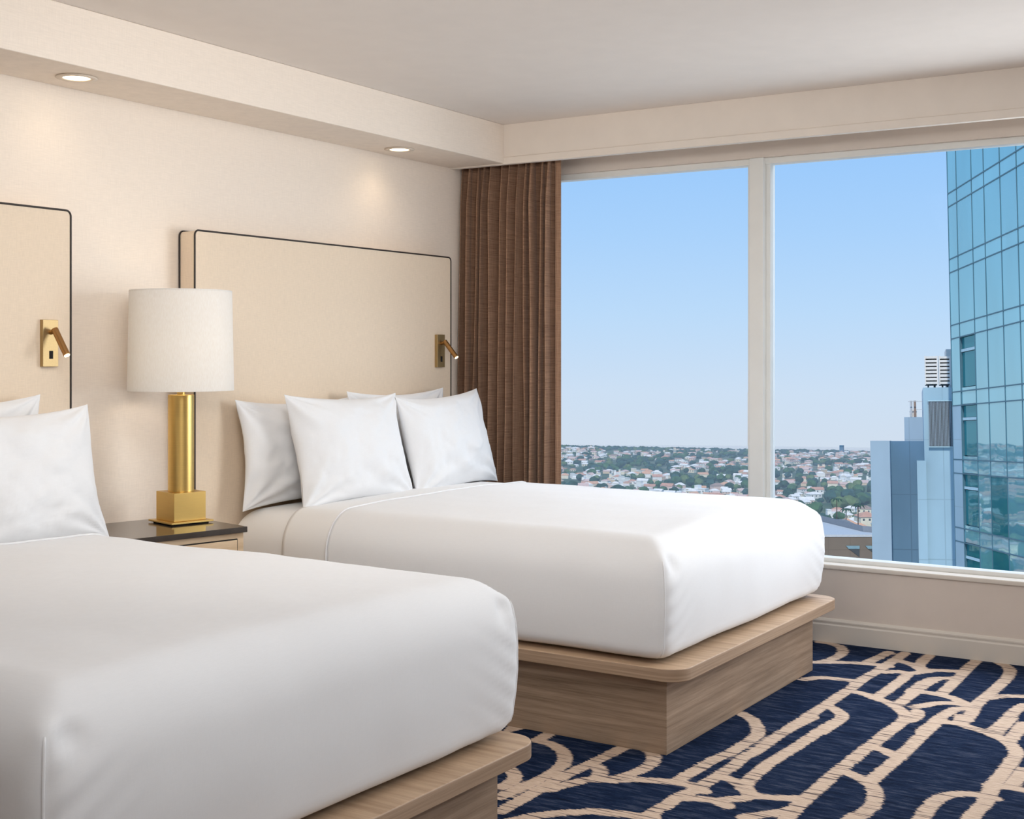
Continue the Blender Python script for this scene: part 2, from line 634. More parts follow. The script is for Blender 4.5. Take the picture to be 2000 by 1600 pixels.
# ------------------------------------------------------------------ curtain
def curtain():
    y0, y1 = 3.487, 4.118
    n, nz = 360, 44
    rnd = random.Random(3)
    folds = []
    y = 0.0
    while y < 1.0:
        w = rnd.uniform(.062, .098)
        folds.append((y, w, rnd.uniform(.75, 1.2)))
        y += w
    k = 1 / (y - .45 * folds[-1][1])
    folds = [(a * k, w * k, h) for a, w, h in folds]
    verts = []
    for j in range(nz + 1):
        t = j / nz
        z = .015 + t * (2.47 - .015)
        pin = max(0, (t - .90) / .10)
        for i in range(n + 1):
            u = i / n
            for a, w, h in folds:
                if a <= u <= a + w + 1e-9:
                    p = (u - a) / w
                    break
            amp = .060 * h * (1 + .2 * (1 - t)) * (1 - .45 * pin)
            # rounded outward fold, tight inward valley
            s = math.sin(math.pi * p)
            off = amp * (1 - 2 * s ** 1.25)
            lean = .012 * math.sin(2 * math.pi * p) * (1 + .4 * math.sin(9 * a))
            sway = .006 * math.sin(3.1 * t + 17 * a) + .004 * math.sin(7 * t + 31 * a)
            yy = y0 + (y1 - y0) * u + lean + sway * min(1, 6 * u)
            fl = .045 * (1 - t) * u
            xx = 6.03 + off - fl + .004 * noise.noise((u * 9, t * 5, 2))
            if u < .07:
                xx = 6.02 + .3 * (xx - 6.02) * u / .07
                yy = y0 + (y1 - y0) * u
            verts.append((min(xx, 6.118), min(yy, 4.122), z))
    fs = [(j * (n + 1) + i, j * (n + 1) + i + 1, (j + 1) * (n + 1) + i + 1, (j + 1) * (n + 1) + i) for j in range(nz) for i in range(n)]
    o = MB().add(verts, fs).build('curtain', M['curtain'], smooth=True)
    s = o.modifiers.new('solid', 'SOLIDIFY')
    s.thickness = .003
    return o


tag(curtain(), 'brown slubby floor-length curtain gathered in pleats beside the window', 'curtain')
tag(MB().box(5.985, 6.055, 3.40, 4.12, 2.475, 2.50).build('curtain_track', M['trim']), 'slim white curtain track hidden behind the valance board', 'curtain track')


# ------------------------------------------------------------------ beds
def grid_patch(mb, f, us, vs_):
    o = [f(u, v) for v in vs_ for u in us]
    n = len(us)
    mb.add(o, [(j * n + i, j * n + i + 1, (j + 1) * n + i + 1, (j + 1) * n + i) for j in range(len(vs_) - 1) for i in range(n - 1)])


def frange(a, b, st):
    n = max(2, int(round((b - a) / st)))
    return [a + (b - a) * i / n for i in range(n + 1)]


def soft_shell(x0, x1, y0, y1, z0, z1, rx, rz, bulge, seed, head=False, crown=.012, wr=.003, keep_bottom=True, ears=False):
    """rounded soft box: returns an MB of its skin; foot at y0, head open at y1 unless head"""
    mb = MB()
    st = .0165

    def place(x, y, z):
        p = Vector((x, y, z))
        rt = rz
        cx = min(max(x, x0 + rx), x1 - rx)
        cy = max(y, y0 + rx)
        if head:
            cy = min(cy, y1 - rx)
        top = z > (z0 + z1) / 2
        rr = rt if top else .05
        cz = min(z, z1 - rr) if top else max(z, z0 + rr)
        d = Vector(((x - cx) / rx, (y - cy) / rx, (z - cz) / rr))
        # superellipse rounding
        L = ((abs(d.x) ** 5 + abs(d.y) ** 5) ** (2.2 / 5) + abs(d.z) ** 2.2) ** (1 / 2.2)
        mL = max(abs(d.x), abs(d.y), abs(d.z), 1e-9)
        if L > 1e-9:
            d *= mL / L
        q = Vector((cx + d.x * rx, cy + d.y * rx, cz + d.z * rr))
        # crown and bulge
        u = (q.x - (x0 + x1) / 2) / ((x1 - x0) / 2)
        hz = (q.z - z0) / (z1 - z0)
        if hz > .5:
            q.z += crown * (1 - u * u) * min(1, (hz - .5) * 2)
        side = bulge * math.sin(math.pi * min(1, max(0, hz)))
        q.x += side * max(0, abs(u) - .8) / .2 * (1 if u > 0 else -1)
        if q.y < y0 + .3:
            q.y -= side * max(0, 1 - (q.y - y0) / .3)
        nz_ = noise.noise(Vector((q.x * 2.3 + seed, q.y * 2.3, q.z * 2.3))) * 1.0 + .45 * noise.noise(Vector((q.x * 7 + seed, q.y * 7, q.z * 5)))
        if ears:
            # tucked hospital corner: a pinched ear on top of each seam, a dent beside it and slanting pulls
            for s_ in (-1, 1):
                k = q - Vector((x1 * s_, y0, z1 - .058))
                g = math.exp(-k.length_squared / .038 ** 2)
                q += Vector((.010 * s_, -.010, .020)) * g
                k = q - Vector(((x1 - .062) * s_, y0, z1 - .085))
                q.y += .016 * math.exp(-k.length_squared / .030 ** 2)
                if q.y < y0 + .05 and q.z < z1 - .09:
                    ds = abs(x1 * s_ - q.x)
                    q.y += .0045 * math.exp(-ds / .10) * min(1, ds / .03) * math.sin((q.z - .55 * ds) * 95)
        n = Vector((d.x, d.y, d.z if abs(d.z) > .01 else (1 if top and L < .01 else 0)))
        if n.length < 1e-4:
            n = Vector((0, 0, 1))
        n.normalize()
        q += n * wr * nz_
        return q

    ym = y1
    xs, ys, zs = frange(x0, x1, st), frange(y0, ym, st), frange(z0, z1, st)
    grid_patch(mb, lambda u, v: place(u, v, z1), xs, ys)
    grid_patch(mb, lambda u, v: place(u, y0, v), xs, zs)
    grid_patch(mb, lambda u, v: place(x0, u, v), ys, zs)
    grid_patch(mb, lambda u, v: place(x1, u, v), ys, zs)
    if keep_bottom:
        grid_patch(mb, lambda u, v: place(u, v, z0), xs, ys)
    if head:
        grid_patch(mb, lambda u, v: place(u, ym, v), xs, zs)
    return mb, place


def make_bed(cx, rz, top, label, clabel, foldy, seed, dy=0):
    """origin under the headboard centre; local y runs from -2.2 (foot) to 0 (wall side)"""
    root = empty('bed', (cx, 4.03 + dy, 0), rz)
    tag(root, label, 'bed', 'twin platform beds')
    # base plinth
    MB().box(-.724, .724, -2.085, -.30, 0, .276).build('base', M['wood'], root, bevel=.002)
    pts = rrect(1.62, 2.145 - dy, .085, 8, (1, 1, 0, 0))
    pl = MB().prism([(x, y - 2.18 + (2.145 - dy) / 2) for x, y in pts], .276, .321)
    pl.mi = [0, 0] + [1] * (len(pl.f) - 2)
    pl.build('platform', [M['woodtop'], M['woodedge']], root, bevel=.004, seg=2)
    mb, _ = soft_shell(-.765, .765, -2.045, -.016 - dy, .3215, top - .026, .115, .145, .010, seed + 5, head=True, crown=.008, wr=.0015)
    mb.build('mattress', M['sheet'], root, smooth=True, merge=True)
    # piped edge of the mattress head end, seen beside the nightstand
    cov = empty('bedspread', (cx, 4.03 + dy, 0), rz)
    tag(cov, clabel, 'bedspread', 'white bedspreads')
    mb, place = soft_shell(-.785, .785, -2.105, foldy, .324, top, .125, .155, .022, seed, crown=.016, wr=.0065, keep_bottom=False, ears=True)
    o = mb.build('cover', M['white'], cov, smooth=True, merge=True)
    s = o.modifiers.new('solid', 'SOLIDIFY')
    s.thickness = .008
    s.offset = -1
    # turned-down sheet band between the cover and the pillows
    mb, place2 = soft_shell(-.779, .779, foldy - .05, foldy + .255, .326, top - .008, .125, .155, .016, seed + 2, crown=.014, wr=.004, keep_bottom=False)
    # drop the foot face of the band: it lies under the cover
    keep = [f for f in mb.f if sum(mb.v[i][1] for i in f) / 4 > foldy - .04]
    mb.f = keep
    mb.mi = [0] * len(keep)
    o = mb.build('turned_down_band', M['sheet'], cov, smooth=True, merge=True)
    s = o.modifiers.new('solid', 'SOLIDIFY')
    s.thickness = .005
    s.offset = -1
    # folded hem along the cover's head edge
    path = []
    for z in frange(.40, top, .03):
        path.append(place(-.785, foldy, z) + Vector((-.002, .0, 0)))
    for x in frange(-.785, .785, .03)[1:]:
        path.append(place(x, foldy, top) + Vector((0, 0, .001)))
    for z in reversed(frange(.40, top, .03)[:-1]):
        path.append(place(.785, foldy, z) + Vector((.002, 0, 0)))
    MB().tube(path, .0045, 8).build('folded_hem', M['white'], cov, smooth=True)
    # sewn seams on both foot corners, with a little pinched ear on top
    for s_ in (-1, 1):
        path = []
        for z in frange(.345, top - .06, .02):
            p = place(.785 * s_, -2.105, z)
            path.append(p + Vector((.001 * s_, -.001, 0)))
        rad = [.0034] * (len(path) - 1) + [.002]
        MB().tube(path, rad, 8).build('corner_seam', M['white'], cov, smooth=True)
    return root, cov


TOP2, TOP1 = .752, .772
make_bed(4.86, R(-.8), TOP2, 'oak platform bed nearer the window', 'smooth white bedspread on the bed nearer the window', -.60, 3.3)
make_bed(2.345, R(-.8), TOP1, 'oak platform bed in the left foreground', 'smooth white bedspread on the bed in the left foreground', -.45, 9.1, .03)


# ------------------------------------------------------------------ headboards
def headboard(x0, x1, top, label):
    root = empty('headboard', ((x0 + x1) / 2, YB, .012))
    tag(root, label, 'headboard', 'upholstered headboards')
    w, h, d = x1 - x0, top - .012, .098
    pts = rrect(w, h, .02, 6)
    m = MB()
    n = len(pts)
    vs = [(x, -d, z + h / 2) for x, z in pts] + [(x, -.001, z + h / 2) for x, z in pts]
    m.add(vs, [tuple(range(n)), tuple(range(2 * n - 1, n - 1, -1))] + [(i, (i + 1) % n, n + (i + 1) % n, n + i) for i in range(n)])
    m.build('panel', M['hb'], root, bevel=.004)
    for y in (-d + .001, -.007):
        path = [(x * (1 + .001), y, z + h / 2) for x, z in rrect(w + .003, h + .003, .021, 6)]
        MB().tube(path, .0040, 8, closed=True).build('piping', M['pipe'], root, smooth=True)
    return root


headboard(3.900, 5.768, 1.916, 'beige upholstered headboard with dark piping beside the curtain')
headboard(1.393, 3.261, 1.937, 'beige upholstered headboard with dark piping at the left edge')


# ------------------------------------------------------------------ pillows
def pillow(name, cx, cy, cz, w, h, t, lean, rz, seed, label, roll=0):
    nu, nv = 64, 48
    rnd = random.Random(seed)
    ph = [rnd.uniform(0, 6) for _ in range(6)]
    vs, fs = [], []

    def pt(u, v, s):
        # outline: sides dip in, corners stick out as ears
        ex = 1 - .075 * (1 - v * v) ** 1.1
        ey = 1 - .115 * (1 - u * u) ** .9
        x = u * w / 2 * (ex if True else 1)
        y = v * h / 2 * ey
        a = max(0, 1 - abs(u) ** 2.6) ** .58
        b = max(0, 1 - abs(v) ** 2.4) ** .58
        z = s * t / 2 * a * b
        edge = max(abs(u), abs(v))
        # radial pulls near the corners and a few soft dents
        q = Vector((u * 3 + seed, v * 3, s * .6))
        z += s * a * b * (.018 * noise.noise(q) + .010 * (abs(noise.noise(q * 1.9 + Vector((3, 1, 0)))) - .2) + .006 * noise.noise(q * 3.3))
        for ci, (cu, cv) in enumerate(((-1, -1), (1, -1), (-1, 1), (1, 1))):
            ru, rv = (u - cu) * -cu, (v - cv) * -cv
            rr = math.hypot(ru, rv)
            aa = math.atan2(rv, ru)
            z += s * .011 * math.exp(-(rr / (.75 if cv < 0 else .55)) ** 2) * math.sin(aa * 11 + ph[ci] + 1.5 * rr) * (a * b) ** .35 * min(1, rr * 4)
        z += .006 * math.sin(u * 4 + ph[1]) * edge ** 4 + .007 * math.sin(v * 3 + ph[2]) * edge ** 4
        # soft sag at the bottom
        if v < -.5:
            z += s * .012 * (-.5 - v) * 2 * a
        return (x, z, y + 0)
    us = [math.sin(math.pi / 2 * (-1 + 2 * i / nu)) for i in range(nu + 1)]
    vv = [math.sin(math.pi / 2 * (-1 + 2 * j / nv)) for j in range(nv + 1)]
    for s in (-1, 1):
        o = len(vs)
        vs += [pt(u, v, s) for v in vv for u in us]
        fs += [(o + j * (nu + 1) + i, o + j * (nu + 1) + i + 1, o + (j + 1) * (nu + 1) + i + 1, o + (j + 1) * (nu + 1) + i) for j in range(nv) for i in range(nu)]
    o = MB().add(vs, fs).build(name, M['white'], smooth=True, merge=True)
    o.location = (cx, cy, cz)
    o.rotation_euler = (R(-lean), R(roll), R(rz))
    tag(o, label, 'pillow', 'white pillows against the headboards')
    return o


pillow('pillow', 4.450, 3.93, .960, .76, .48, .15, 6, -1, 1, 'white pillow standing behind at the lamp side of the window bed', .5)
pillow('pillow', 5.185, 3.935, .970, .80, .50, .14, 5, 1, 4, 'white pillow standing behind at the curtain side of the window bed')
pillow('pillow', 4.580, 3.745, .968, .76, .51, .19, 13, -1, 2, 'plump white front pillow at the lamp side of the window bed', 1)
pillow('pillow', 5.320, 3.735, .960, .75, .50, .19, 14, 2, 3, 'white front pillow with a peaked corner against the curtain', -2)
pillow('pillow', 2.815, 3.765, .970, .71, .49, .19, 13, 0, 6, 'white front pillow on the foreground bed beside the lamp', -1)
pillow('pillow', 2.70, 3.95, .985, .76, .52, .13, 5, 0, 8, 'white pillow behind at the left edge of the photo', -1)

# ------------------------------------------------------------------ nightstand and lamp
NZ = .73
ns = empty('nightstand', (3.505, 3.83, 0), R(-13))
tag(ns, 'light oak nightstand with dark stone top between the beds', 'nightstand')
MB().box(-.255, .255, -.235, .235, NZ - .022, NZ).build('top', M['stone'], ns, bevel=.002)
MB().box(-.25, .25, -.215, .23, .10, NZ - .022).build('body', M['nswood'], ns, bevel=.002)
MB().box(-.23, .23, -.18, .21, 0, .10).build('base', M['gap'], ns)
for z0, z1 in ((NZ - .24, NZ - .045), (NZ - .45, NZ - .25)):
    dr = MB().box(-.218, .218, -.2225, -.2155, z0, z1).build('drawer', M['gap'], ns)
    MB().box(-.214, .214, -.226, -.2226, z0 + .004, z1 - .004).build('drawer_front', M['nswood'], dr)

lamp = empty('table_lamp', (3.652, 3.855, NZ), R(-14))
tag(lamp, 'tall brass table lamp with white drum shade on the nightstand', 'lamp')
MB().box(-.078, .078, -.078, .078, .0, .005).build('foot_pad', M['gap'], lamp)
MB().box(-.092, .092, -.092, .092, .005, .012).build('base_plate', M['brass'], lamp, bevel=.001)
MB().box(-.070, .070, -.070, .070, .0122, .124).build('base_block', M['brass'], lamp, bevel=.0015)
col = MB()
col.lathe([(0, .1241), (.051, .1241), (.051, .5045), (.0495, .506), (0, .506)], 72)
col.build('column', M['brass'], lamp, smooth=False, bevel=.0008)
MB().lathe([(0, .506), (.016, .506), (.016, .53), (.012, .535), (.012, .60), (0, .60)], 32).build('neck', M['brass'], lamp, bevel=.0005)
bulb = MB()
bulb.lathe([(.0001, .60), (.013, .60), (.015, .625), (.028, .655), (.033, .685), (.028, .71), (.015, .726), (.0001, .731)], 24)
bulb.build('bulb', M['glow'], lamp, smooth=True)
sh = MB()
z0, z1, r0, r1, th = .522, .918, .206, .1985, .003
sh.lathe([(r0, z0), (r1, z1), (r1 - th, z1), (r0 - th, z0)], 96, close=True)
sh.build('lamp_shade', M['shade'], lamp, smooth=False, bevel=.0008)
MB().tube([((r1 - .002) * math.cos(a), (r1 - .002) * math.sin(a), z1 - .004) for a in [2 * math.pi * k / 64 for k in range(64)]], .003, 6, closed=True).build('shade_rim', M['shade'], lamp, smooth=True)
sp = MB()
for k in range(3):
    a = 2 * math.pi * k / 3 + .4
    sp.tube([(0.012 * math.cos(a), .012 * math.sin(a), .585), (.19 * math.cos(a), .19 * math.sin(a), .60), ((r0 - .006) * math.cos(a), (r0 - .006) * math.sin(a), .60)], .0018, 6)
sp.build('shade_spider', M['brass'], lamp)


# ------------------------------------------------------------------ reading lights
def reading_light(x, zc, label, out, drop):
    root = empty('reading_light', (x, YB - .098 - .006, zc))
    tag(root, label, 'wall light', 'brass reading lights')
    MB().box(-.034, .034, -.012, .006, -.087, .087).build('back_plate', M['brass2'], root, bevel=.0012)
    MB().box(-.006, .010, -.0135, -.0118, -.058, -.028).build('switch', M['gap'], root, bevel=.0005)
    MB().tube([(0, -.011, .040), (0, -.034, .045)], .009, 14).build('joint', M['bronze'], root, smooth=False, bevel=.0006)
    a, b = Vector((0, -.034, .052)), Vector((0, -.034 - out, .052 - drop))
    t = (b - a).normalized()
    MB().tube([a, b - t * .002], .0125, 28).build('lamp_tube', M['bronze'], root, bevel=.0008)
    MB().tube([b - t * .0019, b], .0105, 24).build('lens', M['glow2'], root)
    return root


reading_light(3.158, 1.437, 'brass tube reading light mounted on the left headboard', .070, .098)
reading_light(5.655, 1.412, 'brass tube reading light on the headboard next to the curtain', .078, .088)


# ------------------------------------------------------------------ downlights
def downlight(x, y, label):
    root = empty('recessed_downlight', (x, y, ZS))
    tag(root, label, 'downlight', 'recessed soffit downlights')
    MB().lathe([(.050, -.0008), (.074, -.0008), (.076, -.004), (.052, -.006), (.048, -.002)], 48, close=True).build('trim_ring', M['ring'], root, smooth=True)
    MB().lathe([(.0001, -.0025), (.0485, -.0025), (.0485, -.0012), (.0001, -.0012)], 40, close=True).build('lens', M['glow'], root)
    return root


downlight(3.215, 3.94, 'round recessed downlight in the soffit at upper left')
downlight(5.21, 3.955, 'round recessed downlight in the soffit near the curtain')

exec_exterior = True
# ==================================================================  OUTSIDE
HORT = 860.0
AL = math.atan2(HORT - HOR, F)
FW = FWD * math.cos(AL) + Vector((0, 0, -math.sin(AL)))
UP = FWD * math.sin(AL) + Vector((0, 0, math.cos(AL)))
CAMP = Vector((0, 0, H))


def glass_facade_mat(name, dif, tint, mixf, rough=.02):
    nt = NT(name)
    f = noise_n(nt, coords(nt, (.3, .3, .12)), 1, 3)
    c = lin(dif)
    col = ramp(nt, f, [(.3, tuple(v * .85 for v in c[:3]) + (1,)), (.7, tuple(min(1, v * 1.15) for v in c[:3]) + (1,))])
    d = nt.n('BsdfDiffuse')
    nt.l(col, d.inputs['Color'])
    g = nt.n('BsdfGlossy', Roughness=rough)
    g.inputs['Color'].default_value = lin(tint)
    b = nt.n('Bump', Strength=.12, Distance=.05)
    nt.l(noise_n(nt, coords(nt, (.5, .5, .5)), 1, 1), b.inputs['Height'])
    nt.l(b.outputs[0], g.inputs['Normal'])
    mx = nt.n('MixShader', Fac=mixf)
    nt.l(d.outputs[0], mx.inputs[1])
    nt.l(g.outputs[0], mx.inputs[2])
    nt.l(mx.outputs[0], nt.out.inputs['Surface'])
    return nt.m


def panel_mat(name, c, sx, sz, dark=.8):
    """clad wall with thin joints every sx / sz metres"""
    nt = NT(name)
    tc = nt.n('TexCoord')
    sep = nt.n('SeparateXYZ')
    nt.l(tc.outputs['Object'], sep.inputs[0])
    outs = []
    for ax, per in (('X', sx), ('Z', sz)):
        m = nt.n('Math', operation='DIVIDE')
        nt.l(sep.outputs[ax], m.inputs[0])
        m.inputs[1].default_value = per
        fr = nt.n('Math', operation='FRACT')
        nt.l(m.outputs[0], fr.inputs[0])
        lt = nt.n('Math', operation='LESS_THAN')
        nt.l(fr.outputs[0], lt.inputs[0])
        lt.inputs[1].default_value = .06 / per
        outs.append(lt.outputs[0])
    mx = nt.n('Math', operation='MAXIMUM')
    nt.l(outs[0], mx.inputs[0])
    nt.l(outs[1], mx.inputs[1])
    f = noise_n(nt, coords(nt, (.5, .5, .2)), 1, 4)
    c = lin(c)
    base = ramp(nt, f, [(.3, tuple(v * .9 for v in c[:3]) + (1,)), (.7, tuple(min(1, v * 1.1) for v in c[:3]) + (1,))])
    col = mixc(nt, mx.outputs[0], base, tuple(v * dark for v in c[:3]) + (1,))
    principled(nt, col, .35, spec=.5)
    return nt.m


M['tglass'] = glass_facade_mat('tower_glass', (108, 172, 190), (214, 240, 236), .54)
M['tglass2'] = glass_facade_mat('tower_spandrel_glass', (128, 186, 202), (214, 240, 236), .5)
M['tdark'] = glass_facade_mat('tower_dark_window', (50, 122, 132), (160, 200, 204), .34)
M['tmull'] = plain('tower_mullion_grey', (74, 110, 124), .5)
M['tsill'] = plain('tower_pale_sill', (176, 206, 216), .5)
M['bluewall'] = panel_mat('blue_cladding', (156, 184, 198), 1.9, 3.5, .86)
M['bluewall2'] = panel_mat('blue_cladding_shaded', (98, 132, 158), 2.2, 3.3, .8)  # shade on the recessed block is put into this darker blue
M['bluewall3'] = panel_mat('blue_cladding_pale', (154, 173, 187), 2.6, 6.0, .93)
M['louver'] = plain('grille_grey', (134, 147, 158), .5)
M['louverd'] = plain('grille_dark', (78, 82, 84), .7)
M['unit'] = plain('cooling_unit_white', (222, 216, 210), .5)
M['pipeg'] = plain('exhaust_pipe_brown', (150, 124, 110), .5)
M['steel'] = plain('galvanised_rail', (190, 190, 192), .4)
M['brown'] = panel_mat('brown_cladding', (128, 114, 100), 1.6, 1.0, .9)
M['roofg'] = plain('flat_roof_grey', (196, 198, 200), .8)
M['roofd'] = plain('parapet_slate', (128, 134, 142), .8)
M['lintel'] = plain('window_lintel_pale', (132, 160, 168), .6)

# glass tower: local x into the tower, y along the facade away from the viewer, z up
dv = (FW + RGT * ((1080 - 1000) / F)).normalized()
lxv = dv.cross(UP).normalized()
lzv = lxv.cross(dv).normalized()
FD = 69.0
corner = CAMP + RGT * ((1860 - 1000) / F * FD) + FW * FD
tower = empty('glass_tower')
tower.matrix_world = Matrix((( lxv.x, dv.x, lzv.x, corner.x), (lxv.y, dv.y, lzv.y, corner.y), (lxv.z, dv.z, lzv.z, corner.z), (0, 0, 0, 1)))
tag(tower, 'tall blue-green glass curtain wall tower at the right edge', 'building')
MB().box(.25, 26, -46, 0, -75, 34).build('core', M['tsill'], tower)
bays = [0, -1.5, -3.93, -5.8, -8.1, -10.3, -12.5]
floors = [1.82 + 3.55 * k for k in range(-4, 5)]
for b, (y1, y0) in enumerate(zip(bays[:-1], bays[1:])):
    for k, z in enumerate(floors):
        # spandrel z..z+.72, vision panel z+.72..z+3.55
        low = z < 2.5
        if b == 1 and low:
            MB().box(.10, .26, y0 + .05, y1 - .05, z + .95, z + 2.72).build('window_pane', M['tdark'], tower)
            MB().box(.04, .26, y0 + .03, y1 - .03, z + 2.76, z + 2.9).build('window_sill', M['tsill'], tower)
            MB().box(.10, .26, y0 + .05, y1 - .05, z + 2.92, z + 3.5).build('window_pane', M['tdark'], tower)
            MB().box(.02, .26, y0 + .03, y1 - .03, z + .05, z + .9).build('spandrel_panel', M['tglass2'], tower)
        elif b == 0 and z < 1.0:
            MB().box(-.01, .26, y0 + .03, y1, z + .02, z + 3.54).build('cladding_panel', M['bluewall'], tower)
        else:
            mat = M['tglass'] if b else M['tglass2']
            if (b, k) in ((3, 1), (3, 2), (5, 2), (5, 0), (3, 0)):
                mat = M['tdark']
            MB().box(.0, .26, y0 + .03, y1 - .03, z + .75, z + 3.52).build('glass_panel', mat, tower)
            MB().box(.0, .26, y0 + .03, y1 - .03, z + .03, z + .69).build('spandrel_panel', M['tglass2'] if b != 1 else M['tglass'], tower)
for y in bays:
    MB().box(-.02, .27, y - .028, y + .028, -12.4, 33.7).build('mullion', M['tmull'], tower)
for z in floors + [floors[-1] + 3.55]:
    for dz in (0, .72):
        MB().box(-.025, .27, -46, 0, z + dz - .03, z + dz + .03).build('transom', M['tmull'], tower)

# blue office block beside it
off = empty('office_block')
OT = .305
on_ = math.sqrt(1 + OT * OT)
ody = (FW + RGT * OT) / on_
odx = (RGT - FW * OT) / on_
off.matrix_world = Matrix(((odx.x, ody.x, UP.x, CAMP.x), (odx.y, ody.y, UP.y, CAMP.y), (odx.z, ody.z, UP.z, CAMP.z), (0, 0, 0, 1)))
tag(off, 'stepped pale blue office block with rooftop cooling units beside the tower', 'building')


def ob(name, mat, x0, x1, y0, y1, fd, depth, bot=None, parent=off, bevel=0):
    fd *= 1.12
    def at(x, y):
        r = (x - 1000) / F
        t_ = fd / ((1 + OT * r) / on_)
        return t_ * (r - OT) / on_, t_ * (HORT - y) / F
    xm = (x0 + x1) / 2
    zb = at(xm, y1)[1] if bot is None else bot
    return MB().box(at(x0, 0)[0], at(x1, 0)[0], fd, fd + depth, zb, at(xm, y0)[1]).build(name, mat, parent, bevel=bevel)


BOT = -75
ob('main_block', M['bluewall'], 1803, 1880, 757, 0, 72.0, 8, BOT)
ob('lower_bay', M['bluewall'], 1788, 1806, 900, 0, 71.6, 6, BOT)
ob('middle_block', M['bluewall3'], 1765, 1806, 815, 0, 76, 6, BOT)
ob('corner_block', M['bluewall3'], 1698, 1736, 861, 0, 70.5, 8, BOT)
ob('recessed_block', M['bluewall2'], 1734, 1806, 861.5, 0, 73.5, 6, BOT)
gr = ob('louver_grille', M['louverd'], 1813, 1860, 784, 872, 71.9, .2)
for k in range(17):
    xa = 1813.4 + k * 2.78
    ob('grille_slat', M['louver'], xa, xa + 1.5, 784.5, 871.5, 71.78, .12, parent=gr)
ob('grille_trim', M['tsill'], 1812, 1861, 872, 874, 71.8, .2)
ob('grille_trim', M['tsill'], 1812, 1861, 782, 784, 71.8, .2)
for x0, x1 in ((1807, 1833), (1835, 1858)):
    cu = ob('cooling_unit', M['louverd'], x0 + 1.5, x1 - 1.5, 697, 750, 74.2, 3)
    ob('unit_post', M['unit'], x0, x0 + 2.2, 695, 752, 73.9, .35, parent=cu)
    ob('unit_post', M['unit'], x1 - 2.2, x1, 695, 752, 73.9, .35, parent=cu)
    for k in range(8):
        ya = 696 + k * 7.1
        ob('unit_slat', M['unit'], x0 + 2, x1 - 2, ya, ya + 4.6, 73.95, .3, parent=cu)
    ob('unit_leg', M['louverd'], x0 + 5, x0 + 8, 750, 758.5, 74.5, .4, parent=cu)
    ob('unit_leg', M['louverd'], x1 - 9, x1 - 5, 750, 758.5, 74.5, .4, parent=cu)
ob('roof_hut', M['unit'], 1849, 1862, 682, 758.5, 78, 3)
for x, m_ in ((1779, M['steel']), (1786.5, M['pipeg'])):
    r_ = (x - 1000) / F
    t_ = 86.3 / ((1 + OT * r_) / on_)
    o = MB().lathe([(0, 0), (.07, 0), (.07, .95), (.08, .95), (.08, 1.02), (0, 1.02)], 14).build('exhaust_pipe', m_, off)
    o.location = (t_ * (r_ - OT) / on_, 86.3, t_ * (HORT - 814.5) / F)
ob('pipe_plinth', M['unit'], 1776, 1790, 801, 815.5, 77.3, .8)
ob('roof_rail', M['steel'], 1773, 1803, 784, 785.2, 76.6, .05)
ob('roof_rail', M['steel'], 1789, 1803, 799.5, 800.5, 76.6, .05)

# low brown building with triangular windows
def wpt(x, y, fd):
    return CAMP + RGT * ((x - 1000) / F * fd) + FWD * fd + Vector((0, 0, -(y - HOR) / F * fd))


bb = empty('low_building', tuple(wpt(1660, 1048, 95)), A - R(90))
tag(bb, 'low brown building with triangular window recesses and flat grey roof', 'building')
S62 = 95 / F


def bx_(x):
    return (x - 1660) * S62


def bz_(y):
    return -(y - 1048) * S62


MB().box(bx_(1560), bx_(1720), 0, 10, -40, -.02).build('wall', M['brown'], bb)
roof = MB().prism([(bx_(1560), -.05), (bx_(1720), -.05), (bx_(1720), .7), (bx_(1697), 1.4), (bx_(1632), 9.8), (bx_(1560), 19)], -.02, .14)
roof.build('roof', M['roofg'], bb)
MB().add([(bx_(1560), 19.1, .1), (bx_(1632), 9.9, .1), (bx_(1697), 1.5, .1), (bx_(1720), .8, .1), (bx_(1720), 1.0, .55), (bx_(1697), 1.8, .55), (bx_(1632), 10.2, .6), (bx_(1560), 19.4, .6)],
         [(0, 1, 6, 7), (1, 2, 5, 6), (2, 3, 4, 5)]).build('parapet', M['roofd'], bb)
for x0, x1 in ((1652, 1678.5), (1690, 1716)):
    wn = MB().add([(bx_(x0), -.04, bz_(1066)), (bx_(x1), -.04, bz_(1066)), (bx_(x1), -.04, bz_(1088)), (bx_(x0 + 4), -.04, bz_(1071)),
                   (bx_(x0), .3, bz_(1066)), (bx_(x1), .3, bz_(1066)), (bx_(x1), .3, bz_(1088)), (bx_(x0 + 4), .3, bz_(1071))],
                  [(0, 1, 2, 3), (4, 7, 6, 5), (0, 4, 5, 1), (1, 5, 6, 2), (2, 6, 7, 3), (3, 7, 4, 0)]).build('window', M['louverd'], bb)
    MB().add([(bx_(x0), -.07, bz_(1066)), (bx_(x1), -.07, bz_(1066)), (bx_(x1), -.07, bz_(1072)), (bx_(x0 + 5), -.07, bz_(1072)),
              (bx_(x0), -.035, bz_(1066)), (bx_(x1), -.035, bz_(1066)), (bx_(x1), -.035, bz_(1072)), (bx_(x0 + 5), -.035, bz_(1072))],
             [(0, 1, 2, 3), (4, 7, 6, 5), (0, 4, 5, 1), (1, 5, 6, 2), (2, 6, 7, 3), (3, 7, 4, 0)]).build('window_lintel', M['lintel'], wn)

# ------------------------------------------------------------------ hillside, houses and trees
PROF = [(250, 1330), (500, 1115), (800, 1026), (1000, 990), (1250, 960), (1600, 932), (2000, 911), (2400, 898), (2800, 889), (3000, 885)]


def yprof(D):
    for (d0, y0), (d1, y1) in zip(PROF[:-1], PROF[1:]):
        if D <= d1:
            t = (D - d0) / (d1 - d0)
            return y0 + (y1 - y0) * t
    return PROF[-1][1]


